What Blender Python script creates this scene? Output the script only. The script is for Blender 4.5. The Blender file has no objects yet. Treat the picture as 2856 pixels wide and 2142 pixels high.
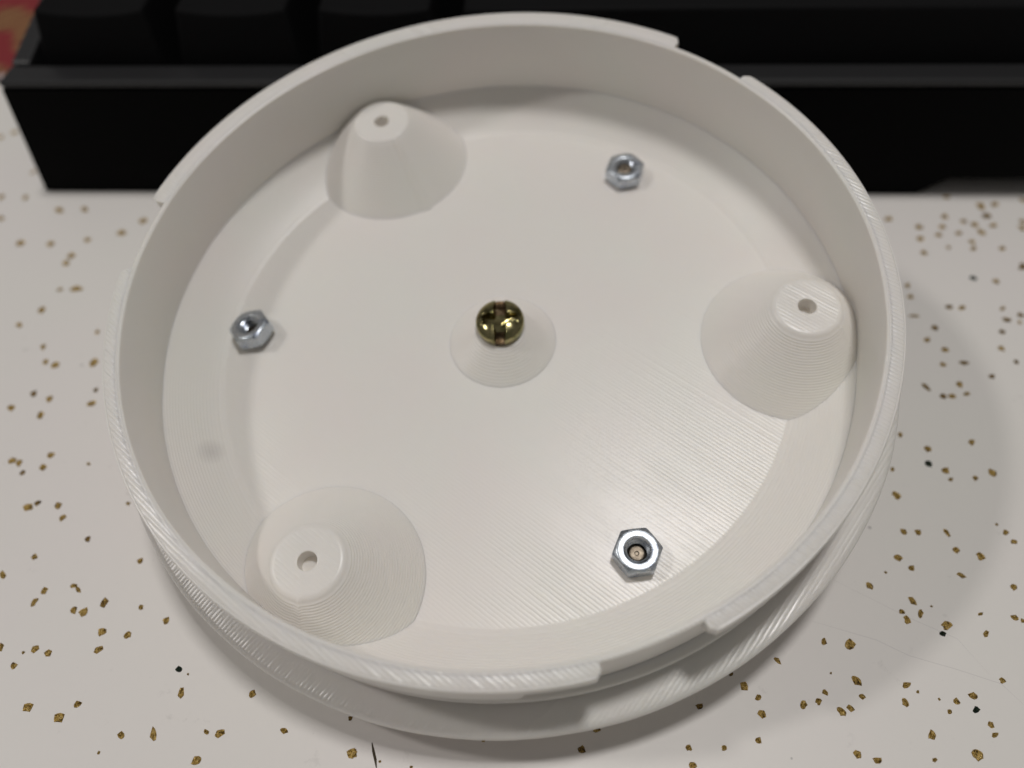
import bpy, bmesh, math, random
from mathutils import Matrix, Vector

random.seed(11)
S = 0.001                       # the scene is laid out in millimetres, Blender units are metres
scene = bpy.context.scene
col = scene.collection

# ------------------------------------------------------------------ camera
cam_data = bpy.data.cameras.new('camera')
cam = bpy.data.objects.new('camera', cam_data)
col.objects.link(cam)
cam_data.sensor_width = 36.0
cam_data.lens = 27.51
cam_data.clip_start = 0.005
cam_data.clip_end = 20.0
CR = ((0.99937, -0.01149, 0.03343), (0.0299, 0.77912, -0.62617), (-0.01886, 0.62677, 0.77897))
cam.matrix_world = Matrix.Translation(Vector((4.628, -78.625, 97.722)) * S) @ Matrix(CR).to_4x4()
cam_data.dof.use_dof = True
cam_data.dof.focus_distance = 0.094
cam_data.dof.aperture_fstop = 12.0
scene.camera = cam

# ------------------------------------------------------------------ room light
world = bpy.data.worlds.new('World')
scene.world = world
world.use_nodes = True
bg = world.node_tree.nodes['Background']
bg.inputs['Color'].default_value = (1.0, 0.97, 0.945, 1)
bg.inputs['Strength'].default_value = 0.125

def lamp(name, loc_mm, watts, radius, colour):
    d = bpy.data.lights.new(name, 'POINT')
    d.energy = watts
    d.shadow_soft_size = radius
    d.color = colour
    o = bpy.data.objects.new(name, d)
    o.location = Vector(loc_mm) * S
    col.objects.link(o)
    return o

lamp('ceiling_lamp', (104, 66, 1200), 19.8, 0.075, (1.0, 0.975, 0.955))
lamp('side_lamp', (-770, 3, 960), 9.2, 0.05, (1.0, 0.965, 0.93))

scene.view_settings.view_transform = 'Standard'
scene.view_settings.look = 'None'
scene.view_settings.exposure = 0.0
scene.view_settings.gamma = 1.0
scene.view_settings.use_curve_mapping = False
scene.render.engine = 'CYCLES'
scene.cycles.use_denoising = True
scene.cycles.max_bounces = 6
scene.cycles.use_adaptive_sampling = True
scene.cycles.adaptive_threshold = 0.02
scene.cycles.sample_clamp_indirect = 4.0

# ------------------------------------------------------------------ helpers
def link(o, parent=None):
    col.objects.link(o)
    if parent is not None:
        o.parent = parent
    return o

def tag(o, label=None, cat=None, group=None, kind=None):
    if label: o['label'] = label
    if cat: o['category'] = cat
    if group: o['group'] = group
    if kind: o['kind'] = kind
    return o

def empty(name, matrix=None):
    o = bpy.data.objects.new(name, None)
    o.empty_display_size = 0.01
    col.objects.link(o)
    if matrix is not None:
        o.matrix_world = matrix
    return o

def mesh_obj(name, verts, faces, mats, parent=None, smooth=None, face_mats=None, matrix=None):
    me = bpy.data.meshes.new(name)
    me.from_pydata([(v[0] * S, v[1] * S, v[2] * S) for v in verts], [], faces)
    for m in (mats if isinstance(mats, (list, tuple)) else [mats]):
        me.materials.append(m)
    if face_mats:
        me.polygons.foreach_set('material_index', face_mats)
    bm = bmesh.new(); bm.from_mesh(me)
    bmesh.ops.recalc_face_normals(bm, faces=bm.faces)
    bm.to_mesh(me); bm.free()
    if smooth is not None:
        me.polygons.foreach_set('use_smooth', [True] * len(me.polygons))
        if smooth < 180:
            me.set_sharp_from_angle(angle=math.radians(smooth))
    me.update()
    o = bpy.data.objects.new(name, me)
    if matrix is not None:
        o.matrix_local = matrix
    return link(o, parent)

def lathe_data(profile, segs=128, centre=(0, 0), closed=False, rfun=None, fix=None):
    """profile: list of (r, z); r == 0 makes a pole. closed joins the last point to the first."""
    verts, faces, rows = [], [], []
    for (r, z) in profile:
        if r <= 1e-6:
            rows.append([len(verts)])
            verts.append((centre[0], centre[1], z))
        else:
            row = []
            for i in range(segs):
                a = 2 * math.pi * i / segs
                rr = r + (rfun(a, r, z) if rfun else 0.0)
                p = (centre[0] + rr * math.cos(a), centre[1] + rr * math.sin(a), z)
                if fix: p = fix(p)
                row.append(len(verts)); verts.append(p)
            rows.append(row)
    pairs = list(zip(rows[:-1], rows[1:]))
    if closed: pairs.append((rows[-1], rows[0]))
    fm = []
    for k, (a, b) in enumerate(pairs):
        for i in range(segs):
            j = (i + 1) % segs
            if len(a) == 1 and len(b) == 1: continue
            if len(a) == 1: faces.append((a[0], b[i], b[j]))
            elif len(b) == 1: faces.append((a[i], a[j], b[0]))
            else: faces.append((a[i], a[j], b[j], b[i]))
            fm.append(k)
    return verts, faces, fm

def box_data(x0, x1, y0, y1, z0, z1):
    v = [(x, y, z) for x in (x0, x1) for y in (y0, y1) for z in (z0, z1)]
    f = [(0, 1, 3, 2), (4, 6, 7, 5), (0, 4, 5, 1), (2, 3, 7, 6), (0, 2, 6, 4), (1, 5, 7, 3)]
    return v, f

def add_bevel(o, width, segs=2):
    m = o.modifiers.new('bevel', 'BEVEL')
    m.width = width * S; m.segments = segs; m.limit_method = 'ANGLE'; m.angle_limit = math.radians(35)
    m.harden_normals = False
    return o

# ------------------------------------------------------------------ materials
class NT:
    """small helper round a material node tree"""
    def __init__(self, name):
        self.m = bpy.data.materials.new(name)
        self.m.use_nodes = True
        self.t = self.m.node_tree
        self.p = self.t.nodes['Principled BSDF']
    def n(self, kind, **kw):
        nd = self.t.nodes.new(kind)
        for k, v in kw.items(): setattr(nd, k, v)
        return nd
    def l(self, a, b): self.t.links.new(a, b)
    def math(self, op, a, b=None, c=None):
        nd = self.n('ShaderNodeMath', operation=op)
        for i, v in enumerate((a, b, c)):
            if v is None: continue
            if isinstance(v, (int, float)): nd.inputs[i].default_value = v
            else: self.l(v, nd.inputs[i])
        return nd.outputs[0]
    def noise(self, vec, scale, detail=2.0, rough=0.5):
        nd = self.n('ShaderNodeTexNoise')
        nd.inputs['Scale'].default_value = scale
        nd.inputs['Detail'].default_value = detail
        nd.inputs['Roughness'].default_value = rough
        if vec is not None: self.l(vec, nd.inputs['Vector'])
        return nd
    def ramp(self, fac, stops):
        nd = self.n('ShaderNodeValToRGB')
        e = nd.color_ramp.elements
        while len(e) < len(stops): e.new(0.5)
        for i, (pos, c) in enumerate(stops):
            e[i].position = pos
            e[i].color = (c[0], c[1], c[2], 1) if not isinstance(c, (int, float)) else (c, c, c, 1)
        self.l(fac, nd.inputs[0])
        return nd.outputs[0]
    def set(self, **kw):
        for k, v in kw.items():
            self.p.inputs[k.replace('_', ' ')].default_value = v
        return self
    def bump(self, height, dist, strength=1.0, normal=None):
        b = self.n('ShaderNodeBump')
        b.inputs['Strength'].default_value = strength
        b.inputs['Distance'].default_value = dist
        self.l(height, b.inputs['Height'])
        if normal is not None: self.l(normal, b.inputs['Normal'])
        return b.outputs[0]

PLA = (0.87, 0.84, 0.80)
SCUFF = (-0.0411, -0.0146, 0.0008)
def plastic(name, mode, angle=-41.5, pitch=0.50, depth=0.020):
    """white printed plastic; the bump is the extruded bead pattern in the print's own coordinates"""
    k = NT(name)
    tc = k.n('ShaderNodeTexCoord').outputs['Object']
    sx = k.n('ShaderNodeSeparateXYZ'); k.l(tc, sx.inputs[0])
    X, Y, Z = sx.outputs
    n1 = k.noise(tc, 55.0, 3.0)
    n2 = k.noise(tc, 700.0, 1.0)
    n3 = k.noise(tc, 2300.0, 0.0)
    a = math.radians(angle)
    # distance across the beads (perpendicular to the bead direction), slightly wandering
    across = k.math('ADD', k.math('MULTIPLY', X, -math.sin(a)), k.math('MULTIPLY', Y, math.cos(a)))
    across = k.math('ADD', across, k.math('MULTIPLY', k.math('SUBTRACT', n2.outputs[0], 0.5), 0.00012))
    rad = k.math('SQRT', k.math('ADD', k.math('MULTIPLY', X, X), k.math('MULTIPLY', Y, Y)))
    def bead(c, p_mm):
        return k.math('ABSOLUTE', k.math('SINE', k.math('MULTIPLY', c, math.pi / (p_mm * S))))
    hatch = bead(across, pitch)
    # every bead differs a little in height
    cell = k.n('ShaderNodeTexWhiteNoise', noise_dimensions='1D')
    k.l(k.math('FLOOR', k.math('DIVIDE', across, pitch * S)), cell.inputs['W'])
    hatch = k.math('MULTIPLY', hatch, k.math('ADD', 0.45, k.math('MULTIPLY', cell.outputs['Value'], 0.8)))
    # the bead pattern fades in and out over the surface
    hatch = k.math('MULTIPLY', hatch, k.ramp(n1.outputs[0], [(0.36, 0.35), (0.60, 1.15)]))
    rings = bead(rad, 0.44)
    layers = bead(Z, 0.2)
    if mode == 'hatch':
        edge = k.n('ShaderNodeMapRange'); edge.inputs[1].default_value = 0.0416; edge.inputs[2].default_value = 0.0420
        k.l(rad, edge.inputs[0])
        mix = k.n('ShaderNodeMix'); k.l(edge.outputs[0], mix.inputs[0]); k.l(hatch, mix.inputs[2]); k.l(rings, mix.inputs[3])
        near = k.n('ShaderNodeMapRange'); k.l(rad, near.inputs[0])
        for i, val in ((1, 0.022), (2, 0.042), (3, 0.55), (4, 1.35)): near.inputs[i].default_value = val
        h = k.math('MULTIPLY', mix.outputs[0], near.outputs[0])
    elif mode == 'rim':
        inside = k.math('MULTIPLY', k.math('GREATER_THAN', rad, 0.0482), k.math('LESS_THAN', rad, 0.0496))
        mix = k.n('ShaderNodeMix'); k.l(inside, mix.inputs[0]); k.l(rings, mix.inputs[2]); k.l(hatch, mix.inputs[3])
        h = mix.outputs[0]
    elif mode == 'flange':
        near = k.n('ShaderNodeMapRange'); k.l(rad, near.inputs[0])
        for i, val in ((1, 0.0515), (2, 0.0525), (3, 0.4), (4, 1.5)): near.inputs[i].default_value = val
        h = k.math('MULTIPLY', hatch, near.outputs[0])
    elif mode == 'local':
        h = hatch
    elif mode == 'plain':
        h = n2.outputs[0]
    else:
        h = layers
    h = k.math('ADD', h, k.math('MULTIPLY', n3.outputs[0], 0.35))
    nrm = k.bump(h, depth * S)
    k.l(nrm, k.p.inputs['Normal'])
    c = k.n('ShaderNodeMix', data_type='RGBA')
    k.l(k.ramp(n1.outputs[0], [(0.35, 0.0), (0.65, 1.0)]), c.inputs[0])
    c.inputs[6].default_value = (PLA[0], PLA[1] * 0.985, PLA[2] * 0.985, 1)
    c.inputs[7].default_value = (PLA[0] * 0.985, PLA[1], PLA[2] * 0.985, 1)
    base = c.outputs[2]
    if mode == 'plain':
        # a small grey scuff on the slope at the left
        dv = k.n('ShaderNodeVectorMath', operation='DISTANCE'); k.l(tc, dv.inputs[0]); dv.inputs[1].default_value = SCUFF
        spot = k.n('ShaderNodeMapRange'); k.l(dv.outputs['Value'], spot.inputs[0])
        for i, val in ((1, 0.0022), (2, 0.0004), (3, 0.0), (4, 0.28)): spot.inputs[i].default_value = val
        sc = k.n('ShaderNodeMix', data_type='RGBA')
        k.l(spot.outputs[0], sc.inputs[0]); k.l(base, sc.inputs[6]); sc.inputs[7].default_value = (0.30, 0.27, 0.27, 1)
        base = sc.outputs[2]
    if mode in ('hatch', 'flange'):
        vor = k.n('ShaderNodeTexVoronoi'); vor.inputs['Scale'].default_value = 75.0; k.l(tc, vor.inputs['Vector'])
        dust = k.n('ShaderNodeMix', data_type='RGBA')
        k.l(k.math('MULTIPLY', k.math('LESS_THAN', vor.outputs['Distance'], 0.013), 0.5), dust.inputs[0])
        k.l(base, dust.inputs[6]); dust.inputs[7].default_value = (0.22, 0.20, 0.19, 1)
        base = dust.outputs[2]
    k.l(base, k.p.inputs['Base Color'])
    k.l(k.math('ADD', 0.20 if mode in ('rim', 'flange') else 0.25, k.math('MULTIPLY', n1.outputs[0], 0.14)), k.p.inputs['Roughness'])
    k.p.inputs['IOR'].default_value = 1.46
    k.p.subsurface_method = 'BURLEY'
    k.set(Subsurface_Weight=0.5, Subsurface_Scale=0.0009)
    k.p.inputs['Subsurface Radius'].default_value = (1.0, 0.85, 0.55)
    return k.m

M_FLOOR = plastic('plastic_floor_beads', 'hatch', depth=0.018)
M_RIM = plastic('plastic_rim_beads', 'rim', depth=0.05, pitch=0.5)
M_FLANGE = plastic('plastic_flange_beads', 'flange', angle=48.5, depth=0.024, pitch=0.5)
M_BOSS = plastic('plastic_boss_beads', 'local', depth=0.03)
M_SIDE = plastic('plastic_layer_lines', 'side', depth=0.010)
M_STEP = plastic('plastic_stepped_layers', 'plain', depth=0.006)

def metal(name, stops, rough, noise_scale, bump=0.0, rough_var=0.0):
    k = NT(name)
    tc = k.n('ShaderNodeTexCoord').outputs['Object']
    n = k.noise(tc, noise_scale, 4.0, 0.6)
    k.l(k.ramp(n.outputs[0], stops), k.p.inputs['Base Color'])
    k.set(Metallic=1.0, Roughness=rough)
    if rough_var:
        r = k.math('ADD', rough, k.math('MULTIPLY', k.math('SUBTRACT', k.noise(tc, noise_scale * 3, 3).outputs[0], 0.5), rough_var))
        k.l(r, k.p.inputs['Roughness'])
    if bump:
        k.l(k.bump(k.noise(tc, noise_scale * 4, 3).outputs[0], bump * S), k.p.inputs['Normal'])
    return k.m

M_ZINC = metal('bright_zinc', [(0.35, (0.34, 0.38, 0.46)), (0.5, (0.58, 0.62, 0.66)), (0.65, (0.46, 0.51, 0.57))], 0.30, 700, 0.012, 0.3)
M_BRASS = metal('yellow_zinc', [(0.34, (0.16, 0.14, 0.055)), (0.5, (0.47, 0.41, 0.21)), (0.66, (0.24, 0.24, 0.10))], 0.15, 500, 0.015, 0.2)
M_TIP = metal('bolt_tip_metal', [(0.3, (0.11, 0.09, 0.07)), (0.7, (0.27, 0.23, 0.18))], 0.4, 1500, 0.02)
M_COPPER = metal('worn_copper_brown', [(0.35, (0.035, 0.022, 0.012)), (0.55, (0.10, 0.065, 0.035)), (0.70, (0.24, 0.18, 0.11))], 0.35, 900, 0.02)

def table_material():
    k = NT('white_laminate')
    tc = k.n('ShaderNodeTexCoord').outputs['Object']
    n1 = k.noise(tc, 22.0, 3.0)
    n2 = k.noise(tc, 260.0, 4.0, 0.7)
    base = k.ramp(n1.outputs[0], [(0.3, (0.82, 0.78, 0.755)), (0.7, (0.81, 0.79, 0.745))])
    # faint grey smudges and specks of dirt
    sm = k.ramp(n2.outputs[0], [(0.64, 0.0), (0.80, 1.0)])
    mix = k.n('ShaderNodeMix', data_type='RGBA')
    k.l(k.math('MULTIPLY', sm, 0.35), mix.inputs[0])
    k.l(base, mix.inputs[6]); mix.inputs[7].default_value = (0.38, 0.36, 0.34, 1)
    vor = k.n('ShaderNodeTexVoronoi'); vor.inputs['Scale'].default_value = 85.0; k.l(tc, vor.inputs['Vector'])
    speck = k.math('MULTIPLY', k.math('LESS_THAN', vor.outputs['Distance'], 0.022), 0.45)
    mix2 = k.n('ShaderNodeMix', data_type='RGBA')
    k.l(speck, mix2.inputs[0]); k.l(mix.outputs[2], mix2.inputs[6]); mix2.inputs[7].default_value = (0.22, 0.20, 0.20, 1)
    k.l(mix2.outputs[2], k.p.inputs['Base Color'])
    k.set(Roughness=0.42)
    k.p.inputs['Specular IOR Level'].default_value = 0.35
    k.l(k.bump(k.noise(tc, 1200.0, 3).outputs[0], 0.008 * S), k.p.inputs['Normal'])
    return k.m

def fleck_material(name, stops, metallic=0.45):
    k = NT(name)
    tc = k.n('ShaderNodeTexCoord').outputs['Object']
    oi = k.n('ShaderNodeObjectInfo')
    off = k.n('ShaderNodeVectorMath', operation='ADD')
    k.l(tc, off.inputs[0]); k.l(oi.outputs['Random'], off.inputs[1])
    mp = k.n('ShaderNodeMapping'); mp.inputs['Scale'].default_value = (1, 1.7, 1); k.l(off.outputs[0], mp.inputs[0])
    n = k.noise(mp.outputs[0], 2.4, 2.0, 0.6)
    k.l(k.ramp(n.outputs[0], stops), k.p.inputs['Base Color'])
    k.set(Metallic=metallic, Roughness=0.32)
    k.l(k.bump(n.outputs[0], 0.0005), k.p.inputs['Normal'])
    return k.m

M_GOLD = fleck_material('gold_foil', [(0.36, (0.05, 0.03, 0.01)), (0.45, (0.42, 0.26, 0.055)), (0.54, (0.58, 0.38, 0.10)), (0.60, (0.90, 0.68, 0.28)), (0.66, (0.30, 0.17, 0.045))])
M_DARKFLECK = fleck_material('dark_foil', [(0.36, (0.035, 0.022, 0.01)), (0.48, (0.22, 0.13, 0.035)), (0.60, (0.46, 0.30, 0.08))])
M_GREENFLECK = fleck_material('green_black_foil', [(0.4, (0.006, 0.014, 0.010)), (0.62, (0.02, 0.04, 0.02)), (0.74, (0.14, 0.12, 0.04))])

def black_plastic(name, base, rough, spec, scale=1500.0, bump=0.02):
    k = NT(name)
    tc = k.n('ShaderNodeTexCoord').outputs['Object']
    n = k.noise(tc, scale, 3)
    k.set(Roughness=rough)
    k.p.inputs['Base Color'].default_value = (base, base, base * 1.06, 1)
    k.p.inputs['Specular IOR Level'].default_value = spec
    k.l(k.bump(n.outputs[0], bump * S), k.p.inputs['Normal'])
    return k.m

M_CASE = black_plastic('black_case_plastic', 0.0015, 0.4, 0.03)
M_CASE_LIT = black_plastic('black_case_plastic_lit', 0.018, 0.42, 0.4)  # lighter case plastic: light on the ledge and side rims put into the colour
M_KEY = black_plastic('black_keycap_plastic', 0.007, 0.55, 0.04)
M_SCRATCH = NT('grey_scratch').set(Base_Color=(0.70, 0.67, 0.65, 1), Roughness=0.6).m
M_SLIVER = NT('dark_sliver').set(Base_Color=(0.05, 0.035, 0.015, 1), Roughness=0.5).m

# gold flecks of the laminate: x, y, length, width (mm), turn (degrees), tone
FLECKS = [
    (-111.6,69.6,1.87,1.8,-27,'b'), (-113.8,67.8,1.19,1.93,6,'b'), (-101.3,55.3,1.12,1.41,-15,'b'), (-104.4,47.0,1.31,2.0,15,'b'),
    (-99.4,46.8,1.39,2.1,18,'b'), (-90.8,42.9,2.45,1.65,-37,'b'), (-85.8,43.2,2.23,1.36,-40,'b'), (-101.5,40.3,1.23,2.12,50,'b'),
    (-72.8,39.8,1.7,2.02,-24,'b'), (-75.9,36.2,2.24,1.94,-25,'b'), (-94.5,33.1,1.7,2.1,69,'b'), (-88.5,32.9,1.65,1.87,-3,'b'),
    (-81.8,34.1,1.34,1.84,47,'b'), (-83.2,29.6,1.62,1.9,-2,'b'), (-83.4,27.6,1.44,1.95,18,'b'), (-78.8,20.8,2.54,1.77,1,'b'),
    (-81.8,20.6,1.33,1.19,-29,'b'), (-83.0,15.5,1.31,1.94,17,'b'), (-85.5,11.8,1.16,1.49,49,'b'), (-71.1,10.3,0.95,1.38,3,'b'),
    (-79.2,6.8,1.12,1.58,30,'b'), (-77.4,3.5,1.08,1.52,21,'b'), (-75.5,2.9,1.42,1.74,39,'b'), (-69.2,3.4,2.22,1.65,86,'b'),
    (-66.7,-2.3,0.86,1.14,1,'d'), (-76.6,-3.2,1.19,1.44,30,'d'), (-73.6,-4.2,1.26,1.41,22,'b'), (-66.4,-5.0,1.53,1.36,14,'b'),
    (-79.0,-6.1,1.64,1.22,-31,'b'), (-73.7,-7.5,1.75,1.18,113,'b'), (-69.0,-14.9,1.19,1.41,44,'b'), (-74.5,-16.0,1.51,1.38,1,'b'),
    (-73.3,-16.4,1.23,1.47,28,'b'), (-69.3,-17.1,1.15,1.39,10,'b'), (-72.0,-18.1,0.93,1.17,1,'d'), (-62.6,-16.4,0.94,0.58,-16,'b'),
    (-54.3,-23.0,0.83,0.64,-33,'b'), (-67.6,-23.2,1.3,1.03,13,'d'), (-68.7,-23.9,1.36,1.77,58,'b'), (-64.4,-23.6,1.46,1.17,112,'b'),
    (-63.0,-25.5,1.22,1.26,-1,'b'), (-58.1,-28.8,1.06,1.1,40,'d'), (-64.5,-31.6,0.92,1.09,33,'b'), (-49.6,-31.9,0.96,0.92,25,'b'),
    (-67.7,-34.4,1.78,0.88,-45,'b'), (-61.1,-36.5,1.17,1.0,112,'b'), (-57.4,-35.7,1.17,0.79,1,'b'), (-56.6,-36.2,1.43,0.61,-46,'b'),
    (-61.8,-38.1,1.5,0.84,82,'b'), (-52.4,-38.0,1.53,1.13,101,'d'), (-47.3,-38.5,0.72,0.97,37,'b'), (-56.1,-39.1,1.15,1.24,39,'b'),
    (-54.7,-39.3,1.42,1.27,31,'b'), (-43.4,-40.2,1.03,1.06,24,'b'), (-51.3,-41.9,1.33,1.2,110,'b'), (-47.8,-42.2,1.03,1.13,42,'b'),
    (-50.9,-44.2,1.45,1.06,30,'b'), (-59.1,-44.3,1.22,1.18,31,'b'), (-57.2,-44.8,1.06,1.23,67,'b'), (-63.6,-44.2,1.29,0.8,114,'b'),
    (-60.4,-44.8,0.47,0.52,30,'b'), (-60.9,-46.5,1.25,0.94,114,'b'), (-39.8,-46.4,0.94,1.1,48,'g'), (-38.5,-47.0,0.34,0.39,41,'b'),
    (-38.7,-49.3,1.64,0.91,97,'b'), (-29.9,-49.2,1.11,1.03,64,'b'), (-57.0,-51.4,1.32,1.36,30,'b'), (-51.0,-50.9,1.01,1.02,23,'b'),
    (-52.7,-52.5,1.32,1.51,36,'b'), (-44.4,-54.3,0.95,1.19,35,'b'), (-40.6,-54.1,1.81,0.9,113,'b'), (-34.3,-53.7,1.01,0.6,-26,'b'),
    (-32.7,-53.8,1.46,1.11,22,'b'), (-25.1,-53.3,1.17,0.75,-24,'b'), (-46.4,-56.3,0.46,0.4,110,'b'), (-34.6,-56.8,1.38,1.29,71,'b'),
    (-16.6,-55.6,1.23,1.41,48,'b'), (-17.4,-51.7,0.63,0.6,1,'d'), (-16.6,-55.6,1.41,1.29,42,'b'), (-13.2,-56.4,0.36,0.36,39,'b'),
    (-9.5,-56.9,0.47,0.39,-3,'b'), (-1.3,-53.8,0.5,0.44,11,'b'), (12.0,-52.3,1.13,0.65,11,'b'), (10.2,-54.5,1.03,0.94,-70,'d'),
    (55.2,-25.4,1.16,1.14,-18,'b'), (57.1,-25.4,1.09,0.99,2,'b'), (61.0,-25.4,1.61,0.77,-73,'b'), (68.2,-24.0,0.51,0.48,-10,'b'),
    (69.0,-25.2,0.86,1.04,-40,'b'), (69.6,-26.6,0.83,1.15,-69,'b'), (61.4,-28.0,1.07,1.19,-24,'b'), (64.4,-28.9,1.43,1.23,-80,'b'),
    (53.3,-29.3,1.35,1.18,-13,'b'), (54.7,-30.8,0.83,1.15,-51,'b'), (51.1,-31.5,0.42,0.44,8,'b'), (60.9,-31.7,1.26,0.8,-23,'b'),
    (48.5,-33.4,1.23,1.06,-74,'b'), (67.2,-33.2,0.84,1.16,-38,'b'), (53.5,-35.4,1.4,0.95,-56,'b'), (55.7,-36.1,0.41,0.34,8,'b'),
    (54.0,-37.1,1.35,0.74,65,'b'), (51.7,-36.9,0.96,0.84,-49,'b'), (52.1,-38.0,1.38,0.95,-86,'b'), (61.6,-37.0,0.84,0.46,29,'b'),
    (65.8,-37.4,1.2,0.96,1,'b'), (66.6,-37.8,0.74,0.58,70,'b'), (56.9,-38.6,1.23,1.67,-64,'b'), (56.0,-39.7,1.0,0.84,1,'g'),
    (61.4,-39.6,1.31,0.72,48,'b'), (40.9,-41.1,1.29,0.78,60,'b'), (44.1,-41.4,1.54,1.84,-59,'b'), (34.7,-43.6,1.13,0.72,-50,'b'),
    (61.4,-45.4,0.84,0.86,-77,'b'), (40.9,-45.0,0.46,0.3,32,'b'), (43.8,-45.8,1.57,1.18,-59,'b'), (30.1,-46.8,1.19,1.21,-55,'b'),
    (31.6,-48.1,1.11,0.78,53,'b'), (39.7,-47.3,1.0,0.77,-70,'b'), (38.7,-48.4,0.84,0.98,-44,'b'), (44.0,-47.7,0.91,0.8,-20,'b'),
    (36.8,-48.8,1.17,0.92,60,'b'), (31.7,-50.0,1.21,1.17,-67,'b'), (49.7,-46.2,1.29,0.83,26,'b'), (50.8,-47.0,0.59,0.41,34,'b'),
    (49.0,-48.3,1.11,0.92,-85,'b'), (57.3,-47.3,1.34,1.05,14,'b'), (55.1,-48.0,0.84,0.99,-21,'b'), (53.1,-47.8,0.35,0.38,-29,'b'),
    (53.9,-49.2,0.78,0.65,73,'b'), (57.1,-48.9,0.78,1.07,-48,'g'), (42.3,-49.1,1.0,0.87,-20,'b'), (41.2,-49.5,1.26,1.02,-51,'b'),
    (58.2,-50.6,0.95,0.89,71,'b'), (58.3,-51.7,1.03,0.62,28,'b'), (51.0,-51.9,1.41,0.89,56,'b'), (30.8,-53.0,0.79,0.95,-42,'b'),
    (22.6,-54.0,0.87,0.8,7,'b'), (26.7,-53.9,0.85,0.78,82,'b'), (22.8,-55.9,1.16,1.05,-21,'b'), (41.9,-54.2,1.12,1.1,-82,'b'),
    (44.0,-54.8,1.26,0.75,1,'b'), (50.5,-54.6,0.78,0.54,23,'b'), (55.6,-53.9,1.32,1.51,-33,'b'), (24.4,-49.3,1.09,0.7,11,'d'),
    (28.7,-45.4,0.79,0.43,20,'d'), (74.6,31.8,1.17,1.02,9,'b'), (90.9,28.0,1.02,1.76,-51,'d'), (81.4,25.2,1.45,1.41,1,'g'),
    (85.1,24.4,1.36,1.46,-33,'b'), (69.4,23.2,1.0,1.49,-27,'b'), (69.1,20.4,1.22,1.42,-54,'b'), (68.4,15.8,2.07,0.76,1,'b'),
    (74.9,18.0,1.56,1.32,1,'d'), (77.0,17.8,1.82,1.1,32,'b'), (83.8,17.7,1.62,0.81,40,'b'), (86.3,16.2,1.39,1.21,-40,'d'),
    (83.6,15.1,1.8,1.18,-14,'d'), (85.5,14.5,0.81,0.94,-53,'b'), (71.0,13.1,1.38,1.55,1,'d'), (81.8,12.3,1.31,1.26,1,'d'),
    (68.9,10.3,1.72,1.13,28,'b'), (80.4,8.6,1.22,1.32,-10,'b'), (71.2,8.2,1.49,1.38,-14,'b'), (69.9,5.0,1.22,1.06,-42,'b'),
    (73.3,5.4,2.13,1.05,-6,'d'), (81.7,5.7,1.03,1.19,1,'d'), (76.8,2.6,0.93,1.38,-61,'d'), (65.8,0.3,2.13,0.97,-64,'d'),
    (71.2,0.9,1.18,1.51,-23,'b'), (67.9,-1.5,1.09,1.28,1,'d'), (69.3,-1.5,1.58,1.19,24,'b'), (71.7,-1.0,1.5,0.85,31,'b'),
    (59.2,-9.0,1.06,0.78,75,'b'), (69.4,-10.2,0.97,1.43,-42,'b'), (62.6,-11.5,1.11,1.34,-41,'b'), (61.9,-14.1,1.11,1.4,1,'g'),
    (56.4,-15.2,1.05,0.71,75,'b'), (64.0,-15.3,1.13,1.52,-50,'b'), (64.2,-16.8,1.09,0.69,19,'b'), (67.8,-16.5,1.01,1.04,-17,'b'),
    (70.6,-15.6,1.63,1.49,-42,'b'), (55.8,-19.6,1.64,1.25,-59,'b'), (83.9,48.0,1.64,1.4,36,'b'), (70.9,41.3,1.91,1.46,43,'b'),
    (89.5,45.3,1.82,2.46,1,'b'), (92.3,45.8,2.05,1.38,43,'b'), (81.7,42.1,1.34,1.96,-26,'b'), (89.6,42.4,1.95,1.89,26,'d'),
    (84.8,40.7,1.29,1.59,-58,'b'), (86.5,39.8,1.49,1.73,12,'b'), (89.9,39.6,1.26,1.85,-64,'b'), (80.3,39.1,1.42,1.8,-42,'b'),
    (76.0,39.0,1.53,1.88,-12,'b'), (87.0,37.6,1.49,2.05,13,'b'), (75.3,35.7,1.32,1.82,-46,'b'), (78.9,36.8,1.49,1.61,-60,'b'),
    (82.8,37.3,1.76,1.29,35,'b'), (84.4,34.9,1.18,1.49,-25,'b'), (84.0,33.0,2.15,1.02,40,'b'), (89.2,33.1,1.7,1.29,35,'b'),
    (79.6,33.3,1.05,1.18,-15,'b'), (74.8,31.8,1.14,1.59,-4,'b'), (98.1,47.1,1.19,2.01,3,'b'), (95.8,40.7,1.44,1.81,16,'b'),
    (94.9,38.9,1.42,1.82,11,'b'), (91.2,28.4,1.36,2.16,1,'d'),
]

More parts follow.
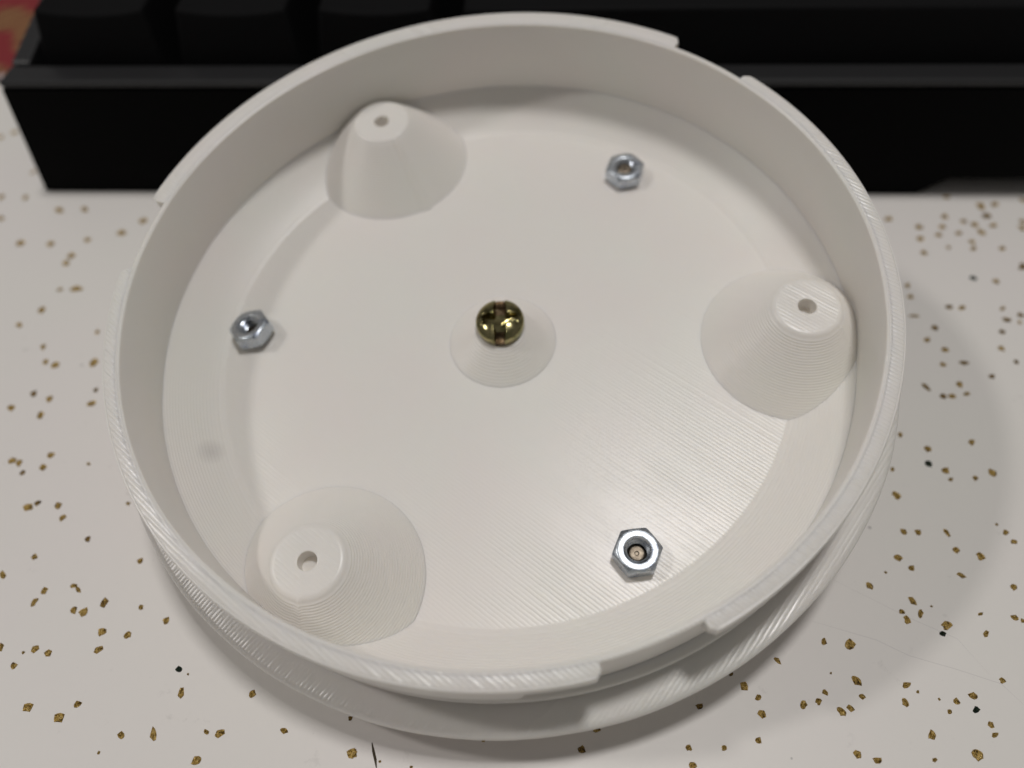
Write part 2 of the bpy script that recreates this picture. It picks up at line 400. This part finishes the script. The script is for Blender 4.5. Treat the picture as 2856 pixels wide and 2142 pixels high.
# ------------------------------------------------------------------ the table
def table_top():
    v, f = box_data(-420, 380, -300, 420, -18, 0)
    o = mesh_obj('table_top', v, f, table_material())
    tag(o, kind='structure')
    shapes = []
    for s in range(9):                       # nine torn flake outlines, unit size, shared by all flecks
        n = random.choice((9, 10, 11))
        ring = []
        for i in range(n):
            a = 2 * math.pi * (i + random.uniform(-0.28, 0.28)) / n
            r = 0.5 * random.choice((random.uniform(0.72, .9), random.uniform(.9, 1.15)))
            ring.append((r * math.cos(a), r * math.sin(a)))
        c = (random.uniform(-.1, .1), random.uniform(-.1, .1))
        verts = [(x, y, 0.0) for x, y in ring] + [(x * .94, y * .94, random.uniform(.3, 1.7)) for x, y in ring] + [(c[0], c[1], 1.0)]
        faces = [(i, (i + 1) % n, n + (i + 1) % n, n + i) for i in range(n)]
        faces += [(n + i, n + (i + 1) % n, 2 * n) for i in range(n)]
        trio = []
        for m in (M_GOLD, M_DARKFLECK, M_GREENFLECK):
            me = bpy.data.meshes.new('gold_fleck')
            me.from_pydata(verts, [], faces); me.materials.append(m); me.update()
            trio.append(me)
        shapes.append(trio)
    for (x, y, a, b, ang, tone) in FLECKS:
        me = random.choice(shapes)['bdg'.index(tone)]
        e = bpy.data.objects.new('gold_fleck', me)
        e.location = (x * S, y * S, 0.0)
        e.rotation_euler = (0, 0, math.radians(ang))
        e.scale = (a * S * 0.95, b * S * 0.95, 0.05 * S)
        link(e, o)
    def strip(name, pts, w, m, z=0.012):
        vs, fs = [], []
        for i, (x, y) in enumerate(pts):
            q = pts[min(i + 1, len(pts) - 1)]; p = pts[max(i - 1, 0)]
            d = Vector((q[0] - p[0], q[1] - p[1])).normalized()
            ww = w * (0.35 if i in (0, len(pts) - 1) else 1.0)
            vs += [(x - d.y * ww, y + d.x * ww, 0.0), (x, y, z), (x + d.y * ww, y - d.x * ww, 0.0)]
        for i in range(len(pts) - 1):
            a = 3 * i
            fs += [(a, a + 1, a + 4, a + 3), (a + 1, a + 2, a + 5, a + 4)]
        mesh_obj(name, vs, fs, m, o)
    strip('scratch', [(39.9, -38.4), (47.5, -40.7), (51.0, -42.6), (56.4, -44.2), (61.1, -45.8), (62.9, -48.2)], 0.05, M_SCRATCH)
    strip('scratch', [(43.3, -32.3), (52.4, -37.7), (57.6, -40.3), (60.1, -44.7)], 0.04, M_SCRATCH)
    strip('dark_sliver', [(-14.4, -54.4), (-14.1, -55.3), (-13.75, -56.2), (-13.5, -57.1)], 0.16, M_SLIVER, 0.1)
    return o

# ------------------------------------------------------------------ the printed dish
# The dish leans: its front rests on the table, its rear flange on the keyboard's front edge.
DR = ((0.99563, -0.08201, -0.04473), (0.0725, 0.9803, -0.18374), (0.05892, 0.1797, 0.98196))
DISH = Matrix.Translation(Vector((-0.59, -2.425, 12.962)) * S) @ Matrix(DR).to_4x4()
R_IN, R_WALL, Z_RIM = 47.76, 48.60, 16.30
GAPS = [(39.6, 53.2), (159.3, 172.9), (279.9, 293.3)]          # bayonet openings, degrees
CONE_A0 = 114.26

def layered(r0, z0, r1, z1, n, flat=0.5):
    """profile of n printed layers between two radii: each layer a small rounded tread"""
    out = []
    dz = (z1 - z0) / n; dr = (r1 - r0) / n
    for i in range(n):
        r, z = r0 + dr * i, z0 + dz * i
        for u, v in ((0.0, 0.0), (-0.04, 0.45), (0.16, 0.86), (0.62, 1.0)):
            m = 0.5 * (u + v)                       # beads are squashed: only part of a full step shows
            out.append((r + dr * (m + (u - m) * flat), z + dz * (m + (v - m) * flat)))
    out.append((r1, z1))
    return out

def sector(name, a0, a1, prof, mats, parent, top_mat_segments, step=0.7, taper=1.1, taper_to=48.25):
    """a closed ring sector: prof is a closed list of (r, z); the outer radius eases in at both ends"""
    n = max(4, int((a1 - a0) / step))
    vs, fs, fm = [], [], []
    m = len(prof)
    for i in range(n + 1):
        t = i / n
        d = min(t, 1 - t) * (a1 - a0)
        k = min(1.0, d / taper)
        k = math.sqrt(max(0.0, 1 - (1 - k) ** 2)) if k < 1 else 1.0
        a = math.radians(a0 + (a1 - a0) * t)
        for (r, z) in prof:
            rr = r if r <= taper_to else taper_to + (r - taper_to) * (0.62 + 0.38 * k)
            vs.append((rr * math.cos(a), rr * math.sin(a), z))
    for i in range(n):
        for j in range(m):
            jj = (j + 1) % m
            fs.append((i * m + j, (i + 1) * m + j, (i + 1) * m + jj, i * m + jj))
            fm.append(0 if j in top_mat_segments else 1)
    fs.append(tuple(range(m))); fm.append(1)
    fs.append(tuple(n * m + j for j in range(m))); fm.append(1)
    return mesh_obj(name, vs, fs, mats, parent, smooth=40, face_mats=fm)

def printed_dish():
    root = empty('printed_dish', DISH)
    tag(root, 'round white plastic printed dish with raised rim, leaning on the black keyboard', 'dish')
    # flat floor that curves up into the printed slope at the foot of the wall (one continuous piece)
    prof = [(2.0, 0.0), (20, 0.0), (34, 0.0), (40.6, 0.0)]
    n = 20
    rz = lambda z: 41.0 + 7.3 * (max(z, 0.0) / 4.45) ** (1 / 1.28)
    for i in range(n):
        z0, z1 = 4.45 * i / n, 4.45 * (i + 1) / n
        r0, r1 = rz(z0), rz(z1)
        prof += [(r0 + (r1 - r0) * u, z0 + (z1 - z0) * v) for u, v in ((0.0, 0.02), (0.17, 0.36), (0.46, 0.66), (0.80, 0.90))]
    slope_from = 4
    prof += [(48.3, 4.46), (48.3, -2.9), (2.0, -2.9)]
    v, f, k = lathe_data(prof, 200, closed=True)
    mesh_obj('floor_plate', v, f, [M_FLOOR, M_STEP], root, smooth=50, face_mats=[0 if q < slope_from else 1 for q in k])
    # wall and rim
    wob = lambda a, r, z: 0.03 * math.sin(7 * a + 1.3) + 0.02 * math.sin(17 * a)
    prof = [(R_IN + .22, 4.0), (R_IN + .03, 8), (R_IN, 15.9), (R_IN + .06, 16.17), (R_IN + .22, Z_RIM),
            (R_WALL - .22, Z_RIM), (R_WALL - .05, 16.18), (R_WALL, 15.9), (R_WALL, 4.0)]
    v, f, k = lathe_data(prof, 240, closed=True, rfun=wob)
    mesh_obj('side_wall', v, f, [M_RIM, M_SIDE], root, smooth=50, face_mats=[0 if q in (3, 4, 5) else 1 for q in k])
    # three bayonet tabs round the rim, each with a deeper skirt over part of its length
    tabs = [(53.2, 159.3, 50.85, (88, 159.0)), (172.9, 279.9, 50.05, (208.5, 271.0)), (-66.7, 39.6, 50.05, (-32.0, 39.3))]
    for a0, a1, ro, (s0, s1) in tabs:
        z1 = Z_RIM - 0.015
        prof = [(48.35, z1), (ro - .45, z1), (ro - .14, z1 - .12), (ro, z1 - .5), (ro, 14.5), (ro - .25, 14.1), (48.35, 13.7)]
        t = sector('locking_tab', a0, a1, prof, [M_RIM, M_SIDE], root, (0, 1))
        prof = [(48.3, 13.9), (ro - .1, 13.9), (ro - .1, 10.2), (ro - .4, 9.6), (48.3, 9.6)]
        sector('skirt', s0, s1, prof, [M_SIDE, M_SIDE], t, (), taper=1.6)
    # outer ridge, flange and the body underneath
    prof = [(48.3, 6.9), (49.55, 6.9), (49.85, 6.6), (49.85, 6.1), (49.5, 5.75), (48.3, 5.75)]
    v, f, k = lathe_data(prof, 200, closed=True)
    mesh_obj('outer_ridge', v, f, M_SIDE, root, smooth=50)
    prof = [(48.4, 4.80), (52.6, 4.95), (53.05, 4.85), (53.3, 4.5), (53.3, 2.9), (52.9, 2.45), (48.4, 2.4)]
    v, f, k = lathe_data(prof, 240, closed=True, rfun=lambda a, r, z: (0.03 * math.sin(9 * a) + 0.02 * math.sin(23 * a + 1)) if r > 50 else 0.0)
    mesh_obj('lower_flange', v, f, [M_FLANGE, M_SIDE], root, smooth=50, face_mats=[0 if q in (0, 1) else 1 for q in k])
    prof = [(0, -3.05), (47.2, -3.05), (48.6, -1.0), (49.0, 2.6), (49.4, 2.6), (49.3, -1.2), (46.5, -4.4), (44.0, -5.0), (0, -5.0)]
    v, f, k = lathe_data(prof, 160)
    mesh_obj('under_body', v, f, M_SIDE, root, smooth=50)
    # three hollow standoffs; the part that would reach past the wall is trimmed at the wall
    for q in range(3):
        a = math.radians(CONE_A0 - 120 * q)
        cx, cy = 40.9 * math.cos(a), 40.9 * math.sin(a)
        # a print seam runs down every standoff on its own side
        seam = (math.radians(-62), math.radians(-40), math.radians(-100))[q]
        amp = (0.45, 0.10, 0.22)[q]
        def rf(t, r, z, seam=seam, amp=amp):
            if r < 3.9: return 0.0
            d = (t - seam + math.pi) % (2 * math.pi) - math.pi
            return amp * math.exp(-(d / 0.055) ** 2)
        def trim(p):
            R = math.hypot(p[0], p[1])
            if R > 48.1: return (p[0] * 48.1 / R, p[1] * 48.1 / R, p[2])
            return p
        prof = layered(12.5, 0.0, 4.85, 8.25, 29, 0.45) + [(4.62, 8.52), (4.42, 8.70), (4.15, 8.80), (3.95, 8.835), (3.85, 8.84), (1.36, 8.84), (1.28, 8.835), (1.19, 8.78), (1.18, 8.6), (1.18, 6.7), (0, 6.6)]
        v, f, k = lathe_data(prof, 112, (0, 0), rfun=rf)
        v = [trim((x + cx, y + cy, z)) for x, y, z in v]
        v = [(x - cx, y - cy, z) for x, y, z in v]
        last = max(k)
        mesh_obj('standoff', v, f, [M_BOSS, M_STEP], root, smooth=50,
                 face_mats=[0 if last - 6 <= q2 <= last - 5 else 1 for q2 in k],
                 matrix=Matrix.Translation(Vector((cx, cy, 0)) * S))
    # low centre boss that carries the screw
    prof = layered(7.7, 0.0, 3.45, 3.55, 12, 0.45) + [(3.2, 3.6), (0, 3.6)]
    v, f, k = lathe_data(prof, 96)
    mesh_obj('centre_boss', v, f, M_STEP, root, smooth=50)
    return root

# ------------------------------------------------------------------ screw
def centre_screw():
    root = empty('pan_head_screw', DISH @ Matrix.Translation(Vector((0, 0.25, 3.65)) * S) @ Matrix.Rotation(math.radians(-3), 4, 'Z') @ Matrix.Rotation(math.radians(3), 4, 'X'))
    tag(root, 'dark brassy pan head screw with slot and cross recess at the dish centre', 'screw')
    R, H = 3.4, 2.35
    def sm(x, a, b):
        t = max(0.0, min(1.0, (x - a) / (b - a))); return t * t * (3 - 2 * t)
    def top(x, y):
        r = math.hypot(x, y)
        z = H - 0.85 * (r / R) ** 3.4
        z += 0.02 * math.sin(3.1 * x + 1) * math.sin(2.7 * y)
        slot = 1 - sm(abs(x), 0.56, 0.78)
        zs = 1.15 + 0.03 * math.sin(6 * y)
        z = z * (1 - slot) + min(z, zs) * slot
        # cross recess: four tapering wings, deepest in the middle
        w = 0.80 + 0.12 * (1 - r / 2.4)
        if r < 2.9:
            arm_h = (1 - sm(abs(y), w * 0.75, w * 1.15)) * (1 - sm(abs(x), 2.2, 2.5))
            arm_v = (1 - sm(abs(x), w * 0.75, w * 1.15)) * (1 - sm(abs(y), 2.2, 2.5))
            core = 1 - sm(r, 1.1, 1.5)
            k = max(arm_h, arm_v, core)
            zz = 0.15 + 0.34 * r
            z = z * (1 - k) + min(z, zz) * k
        return z
    nr, na = 64, 216
    vs, fs = [(0, 0, top(0, 0))], []
    for i in range(1, nr + 1):
        r = R * (i / nr) * 0.985
        for j in range(na):
            a = 2 * math.pi * j / na
            vs.append((r * math.cos(a), r * math.sin(a), top(r * math.cos(a), r * math.sin(a))))
    for (r, z) in ((R, None), (R, 0.25), (R * .965, 0.0)):
        for j in range(na):
            a = 2 * math.pi * j / na
            x, y = r * math.cos(a), r * math.sin(a)
            vs.append((x, y, (top(x, y) - .16) if z is None else z))
    for j in range(na):
        fs.append((0, 1 + j, 1 + (j + 1) % na))
    for i in range(nr + 2):
        b0, b1 = 1 + i * na, 1 + (i + 1) * na
        for j in range(na):
            q = (j + 1) % na
            fs.append((b0 + j, b1 + j, b1 + q, b0 + q))
    base = 1 + (nr + 2) * na
    fs.append(tuple(base + j for j in range(na)))
    fm = []
    for q in fs:
        cx = sum(vs[i][0] for i in q) / len(q); cy = sum(vs[i][1] for i in q) / len(q); cz = sum(vs[i][2] for i in q) / len(q)
        fm.append(1 if abs(cx) < 0.66 and 1.3 < abs(cy) and 0.5 < cz < 1.35 and math.hypot(cx, cy) < 3.47 else 0)
    mesh_obj('head', vs, fs, [M_BRASS, M_COPPER], root, smooth=38, face_mats=fm)
    v, f, k = lathe_data([(0, 0.05), (1.9, 0.05), (1.9, -5.0), (0, -5.0)], 24)
    mesh_obj('shank', v, f, M_BRASS, root, smooth=40)

# ------------------------------------------------------------------ nuts
def hex_nut(pos, rot, label, tilt=(0.0, 0.0), seat=0.0, tip_z=0.85):
    m = DISH @ Matrix.Translation(Vector((pos[0], pos[1], seat)) * S) @ Matrix.Rotation(tilt[1], 4, 'Y') @ Matrix.Rotation(tilt[0], 4, 'X') @ Matrix.Rotation(math.radians(rot), 4, 'Z')
    root = empty('hex_nut', m)
    tag(root, label, 'nut', 'bright hex nuts on the dish floor')
    na = 144
    AF = 5.5 / 2; Hn = 2.4
    def rhex(a):
        t = ((a) % (math.pi / 3)) - math.pi / 6        # corner at angle 0
        return min(AF / math.cos(t), 3.13)
    rows = []
    # from the bore bottom up, over the top face and down the flats
    bore = []
    for i in range(9):
        z = 0.05 + i * 0.235
        bore += [(1.28, z), (1.48, z + 0.117)]
    def ring(fn):
        rows.append([fn(2 * math.pi * j / na) for j in range(na)])
    ring(lambda a: (1.55 * math.cos(a), 1.55 * math.sin(a), 0.0))
    for (r, z) in bore:
        ring(lambda a, r=r, z=z: (r * math.cos(a), r * math.sin(a), z))
    ring(lambda a: (1.50 * math.cos(a), 1.50 * math.sin(a), Hn - .22))
    ring(lambda a: (1.70 * math.cos(a), 1.70 * math.sin(a), Hn - .02))
    ring(lambda a: (1.76 * math.cos(a), 1.76 * math.sin(a), Hn))
    ring(lambda a: (2.52 * math.cos(a), 2.52 * math.sin(a), Hn))
    ring(lambda a: (2.60 * math.cos(a), 2.60 * math.sin(a), Hn - .03))
    def edge(a, top, k):
        r = rhex(a)
        drop = max(0.0, r - 2.60) * 0.62 + 0.03
        z = Hn - drop if top else drop
        rr = r - k
        return (rr * math.cos(a), rr * math.sin(a), z)
    ring(lambda a: edge(a, True, 0.03))
    ring(lambda a: tuple(c if i < 2 else c - .05 for i, c in enumerate(edge(a, True, 0.0))))
    ring(lambda a: tuple(c if i < 2 else c + .05 for i, c in enumerate(edge(a, False, 0.0))))
    ring(lambda a: edge(a, False, 0.03))
    ring(lambda a: (2.58 * math.cos(a), 2.58 * math.sin(a), 0.0))
    vs = [p for r in rows for p in r]
    fs = []
    n = len(rows)
    for i in range(n):
        b0, b1 = i * na, ((i + 1) % n) * na
        for j in range(na):
            q = (j + 1) % na
            fs.append((b0 + j, b0 + q, b1 + q, b1 + j))
    mesh_obj('nut_body', vs, fs, M_ZINC, root, smooth=24)
    prof = [(0, tip_z - .12), (0.22, tip_z - .10), (0.30, tip_z), (0.85, tip_z + .03), (1.0, tip_z - .02), (1.20, tip_z - .16), (1.25, tip_z - .4), (1.25, -3.0), (0, -3.0)]
    v, f, k = lathe_data(prof, 48)
    mesh_obj('bolt_tip', v, f, M_TIP, root, smooth=35)

# ------------------------------------------------------------------ keyboard
YK, ZK = 48.1, 24.4
def keyboard():
    root = empty('keyboard', Matrix.Translation(Vector((60, YK, 0)) * S))
    inv = Matrix.Translation(Vector((-60, -YK, 0)) * S)
    tag(root, 'black keyboard standing behind the white dish, its front edge towards the viewer', 'keyboard')
    def put(o):
        o.matrix_local = inv
        return o
    # front bezel: outline in x/z, the foot step is part of the underside
    out = [(-95.9, 0.25), (-94.5, 0.05), (78.2, 0.05), (83.2, 3.6), (208, 3.6), (213, 0.3), (216, 0.3), (212.2, 23.0), (-92.6, 23.0)]
    n = len(out)
    vs = [(x, YK + (0.0 if z > 4 else 0.6), z) for x, z in out] + [(x, 54.0, z) for x, z in out]
    fs = [tuple(range(n)), tuple(range(2 * n - 1, n - 1, -1))] + [(i, (i + 1) % n, n + (i + 1) % n, n + i) for i in range(n)]
    add_bevel(put(mesh_obj('front_panel', vs, fs, M_CASE, root)), 0.3, 2)
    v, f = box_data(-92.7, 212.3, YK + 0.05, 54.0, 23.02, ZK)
    add_bevel(put(mesh_obj('front_ledge', v, f, M_CASE_LIT, root)), 0.9, 3)
    # rubber strip under the front
    v, f = box_data(-90, -40, 48.9, 53, 0.02, 1.0)
    put(mesh_obj('rubber_foot', v, f, M_KEY, root))
    # tray with the key field
    v, f = box_data(-91.5, 211, 54.05, 190, 2.0, 17.0)
    put(mesh_obj('base_tray', v, f, M_CASE, root))
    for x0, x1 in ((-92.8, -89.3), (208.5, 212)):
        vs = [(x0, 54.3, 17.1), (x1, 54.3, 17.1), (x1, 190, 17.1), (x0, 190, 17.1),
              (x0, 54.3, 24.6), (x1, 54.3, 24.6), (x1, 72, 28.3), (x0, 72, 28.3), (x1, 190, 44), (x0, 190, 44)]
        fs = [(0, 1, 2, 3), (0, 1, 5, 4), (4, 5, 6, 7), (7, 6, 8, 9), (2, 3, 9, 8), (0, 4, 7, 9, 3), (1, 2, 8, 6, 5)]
        add_bevel(put(mesh_obj('side_rim', vs, fs, M_CASE_LIT, root)), 0.5, 2)
    cache = {}
    def cap(w, space=False):
        key = (round(w, 1), space)
        if key in cache: return cache[key]
        # local frame: x centre, y from front, z from base; top is a shallow trough
        nx, ny = 10, 5
        d, h = 18.6, 14.0
        vs, fs = [], []
        wt, dt = w - 5.0, 13.0
        y0 = 2.6
        for j in range(ny + 1):
            for i in range(nx + 1):
                u = i / nx; s = 2 * u - 1
                x = wt * (u - .5)
                sag = (0.25 * s * s * -1.4 if space else -0.75 * (1 - s * s))
                yy = y0 + dt * j / ny - (0.35 * (1 - s * s) if j == 0 and not space else 0)
                vs.append((x, yy, h + sag + 0.5 * j / ny))
        def tid(i, j): return j * (nx + 1) + i
        for j in range(ny):
            for i in range(nx):
                fs.append((tid(i, j), tid(i + 1, j), tid(i + 1, j + 1), tid(i, j + 1)))
        loop = [tid(i, 0) for i in range(nx + 1)] + [tid(nx, j) for j in range(1, ny + 1)] + [tid(i, ny) for i in range(nx - 1, -1, -1)] + [tid(0, j) for j in range(ny - 1, 0, -1)]
        base = []
        for q in loop:
            x, y, z = vs[q]
            bx = max(-w / 2 + .4, min(w / 2 - .4, x / wt * (w - .8)))
            by = (y - y0 - dt / 2) / dt * d + d / 2
            base.append(len(vs)); vs.append((bx, max(0.0, min(d, by)), 0.0))
        m = len(loop)
        for q in range(m):
            fs.append((loop[q], base[q], base[(q + 1) % m], loop[(q + 1) % m]))
        fs.append(tuple(reversed(base)))
        o = mesh_obj('keycap', vs, fs, M_KEY, root, smooth=40)
        cache[key] = o.data
        bpy.data.objects.remove(o)
        return cache[key]
    U = 20.4
    rows = [(54.5, 19.0, [1.25, 1.25, 1.25, 6.25, 1.25, 1.25, 1.25, 1.25]),
            (54.5 + U, 21.5, [2.25] + [1.0] * 10 + [2.75])]
    for y, z, ws in rows:
        x = -88.6
        for w in ws:
            me = cap(w * U - 1.0, w > 5)
            o = bpy.data.objects.new('keycap', me)
            link(o, root)
            o.matrix_local = inv @ Matrix.Translation(Vector((x + w * U / 2, y, z)) * S)
            b = o.modifiers.new('bevel', 'BEVEL'); b.width = 0.5 * S; b.segments = 2; b.limit_method = 'ANGLE'; b.angle_limit = math.radians(35)
            x += w * U

# ------------------------------------------------------------------ patterned cloth behind the keyboard
def red_cloth():
    k = NT('red_gold_weave')
    tc = k.n('ShaderNodeTexCoord').outputs['Object']
    mp = k.n('ShaderNodeMapping'); mp.inputs['Rotation'].default_value = (0, 0, math.radians(35)); k.l(tc, mp.inputs[0])
    big = k.noise(mp.outputs[0], 55.0, 2.0)
    wv = k.n('ShaderNodeTexWave'); wv.inputs['Scale'].default_value = 75.0; wv.inputs['Distortion'].default_value = 2.0; k.l(mp.outputs[0], wv.inputs['Vector'])
    a = k.ramp(wv.outputs['Fac'], [(0.25, (0.15, 0.03, 0.012)), (0.6, (0.26, 0.14, 0.05))])
    b = k.n('ShaderNodeMix', data_type='RGBA')
    k.l(k.ramp(big.outputs[0], [(0.46, 0.0), (0.52, 1.0)]), b.inputs[0])
    k.l(a, b.inputs[6]); b.inputs[7].default_value = (0.21, 0.012, 0.016, 1)
    w = k.noise(tc, 95.0, 1.0)
    c = k.n('ShaderNodeMix', data_type='RGBA')
    k.l(k.ramp(w.outputs[0], [(0.66, 0.0), (0.70, 1.0)]), c.inputs[0])
    k.l(b.outputs[2], c.inputs[6]); c.inputs[7].default_value = (0.5, 0.42, 0.44, 1)
    k.l(c.outputs[2], k.p.inputs['Base Color'])
    k.set(Roughness=0.7)
    fine = k.noise(tc, 1400, 2)
    k.l(k.bump(fine.outputs[0], 0.15 * S), k.p.inputs['Normal'])
    nx, ny = 44, 40
    vs, fs = [], []
    def pt(i, j):
        u, v = i / nx, j / ny
        x = -260 + u * (-99 + 260); y = 92 + v * 120 + 3.0 * math.sin(5 * u) + (u - .85) * 6
        z = 1.2 + 1.1 * math.sin(9 * u + 3 * v) * math.sin(5 * v + 1.2) + 0.5 * math.sin(21 * u - 8 * v)
        return x, y, max(0.7, z)
    for lvl in (0, 1):
        for j in range(ny + 1):
            for i in range(nx + 1):
                x, y, z = pt(i, j)
                vs.append((x, y, z if lvl else z - 0.65))
    N = (nx + 1) * (ny + 1)
    def q(i, j, l): return l * N + j * (nx + 1) + i
    for j in range(ny):
        for i in range(nx):
            fs.append((q(i, j, 1), q(i + 1, j, 1), q(i + 1, j + 1, 1), q(i, j + 1, 1)))
            fs.append((q(i, j + 1, 0), q(i + 1, j + 1, 0), q(i + 1, j, 0), q(i, j, 0)))
    for i in range(nx):
        fs.append((q(i, 0, 0), q(i + 1, 0, 0), q(i + 1, 0, 1), q(i, 0, 1)))
        fs.append((q(i + 1, ny, 0), q(i, ny, 0), q(i, ny, 1), q(i + 1, ny, 1)))
    for j in range(ny):
        fs.append((q(0, j + 1, 0), q(0, j, 0), q(0, j, 1), q(0, j + 1, 1)))
        fs.append((q(nx, j, 0), q(nx, j + 1, 0), q(nx, j + 1, 1), q(nx, j, 1)))
    o = mesh_obj('patterned_cloth', vs, fs, k.m, smooth=60)
    tag(o, 'red and gold patterned cloth lying beyond the left end of the keyboard', 'cloth')

table_top()
keyboard()
red_cloth()
printed_dish()
hex_nut((15.08, -32.96), 3.0, 'zinc hex nut nearest the viewer, its top face brightly lit')
hex_nut((21.3, 29.28), 7.0, 'zinc hex nut farthest back, on the floor near the keyboard side', tip_z=1.85)
hex_nut((-36.9, 4.55), 3.0, 'slightly tilted zinc hex nut at the left side of the dish floor', tilt=(math.radians(-7), math.radians(-8)), seat=0.35, tip_z=0.8)
centre_screw()
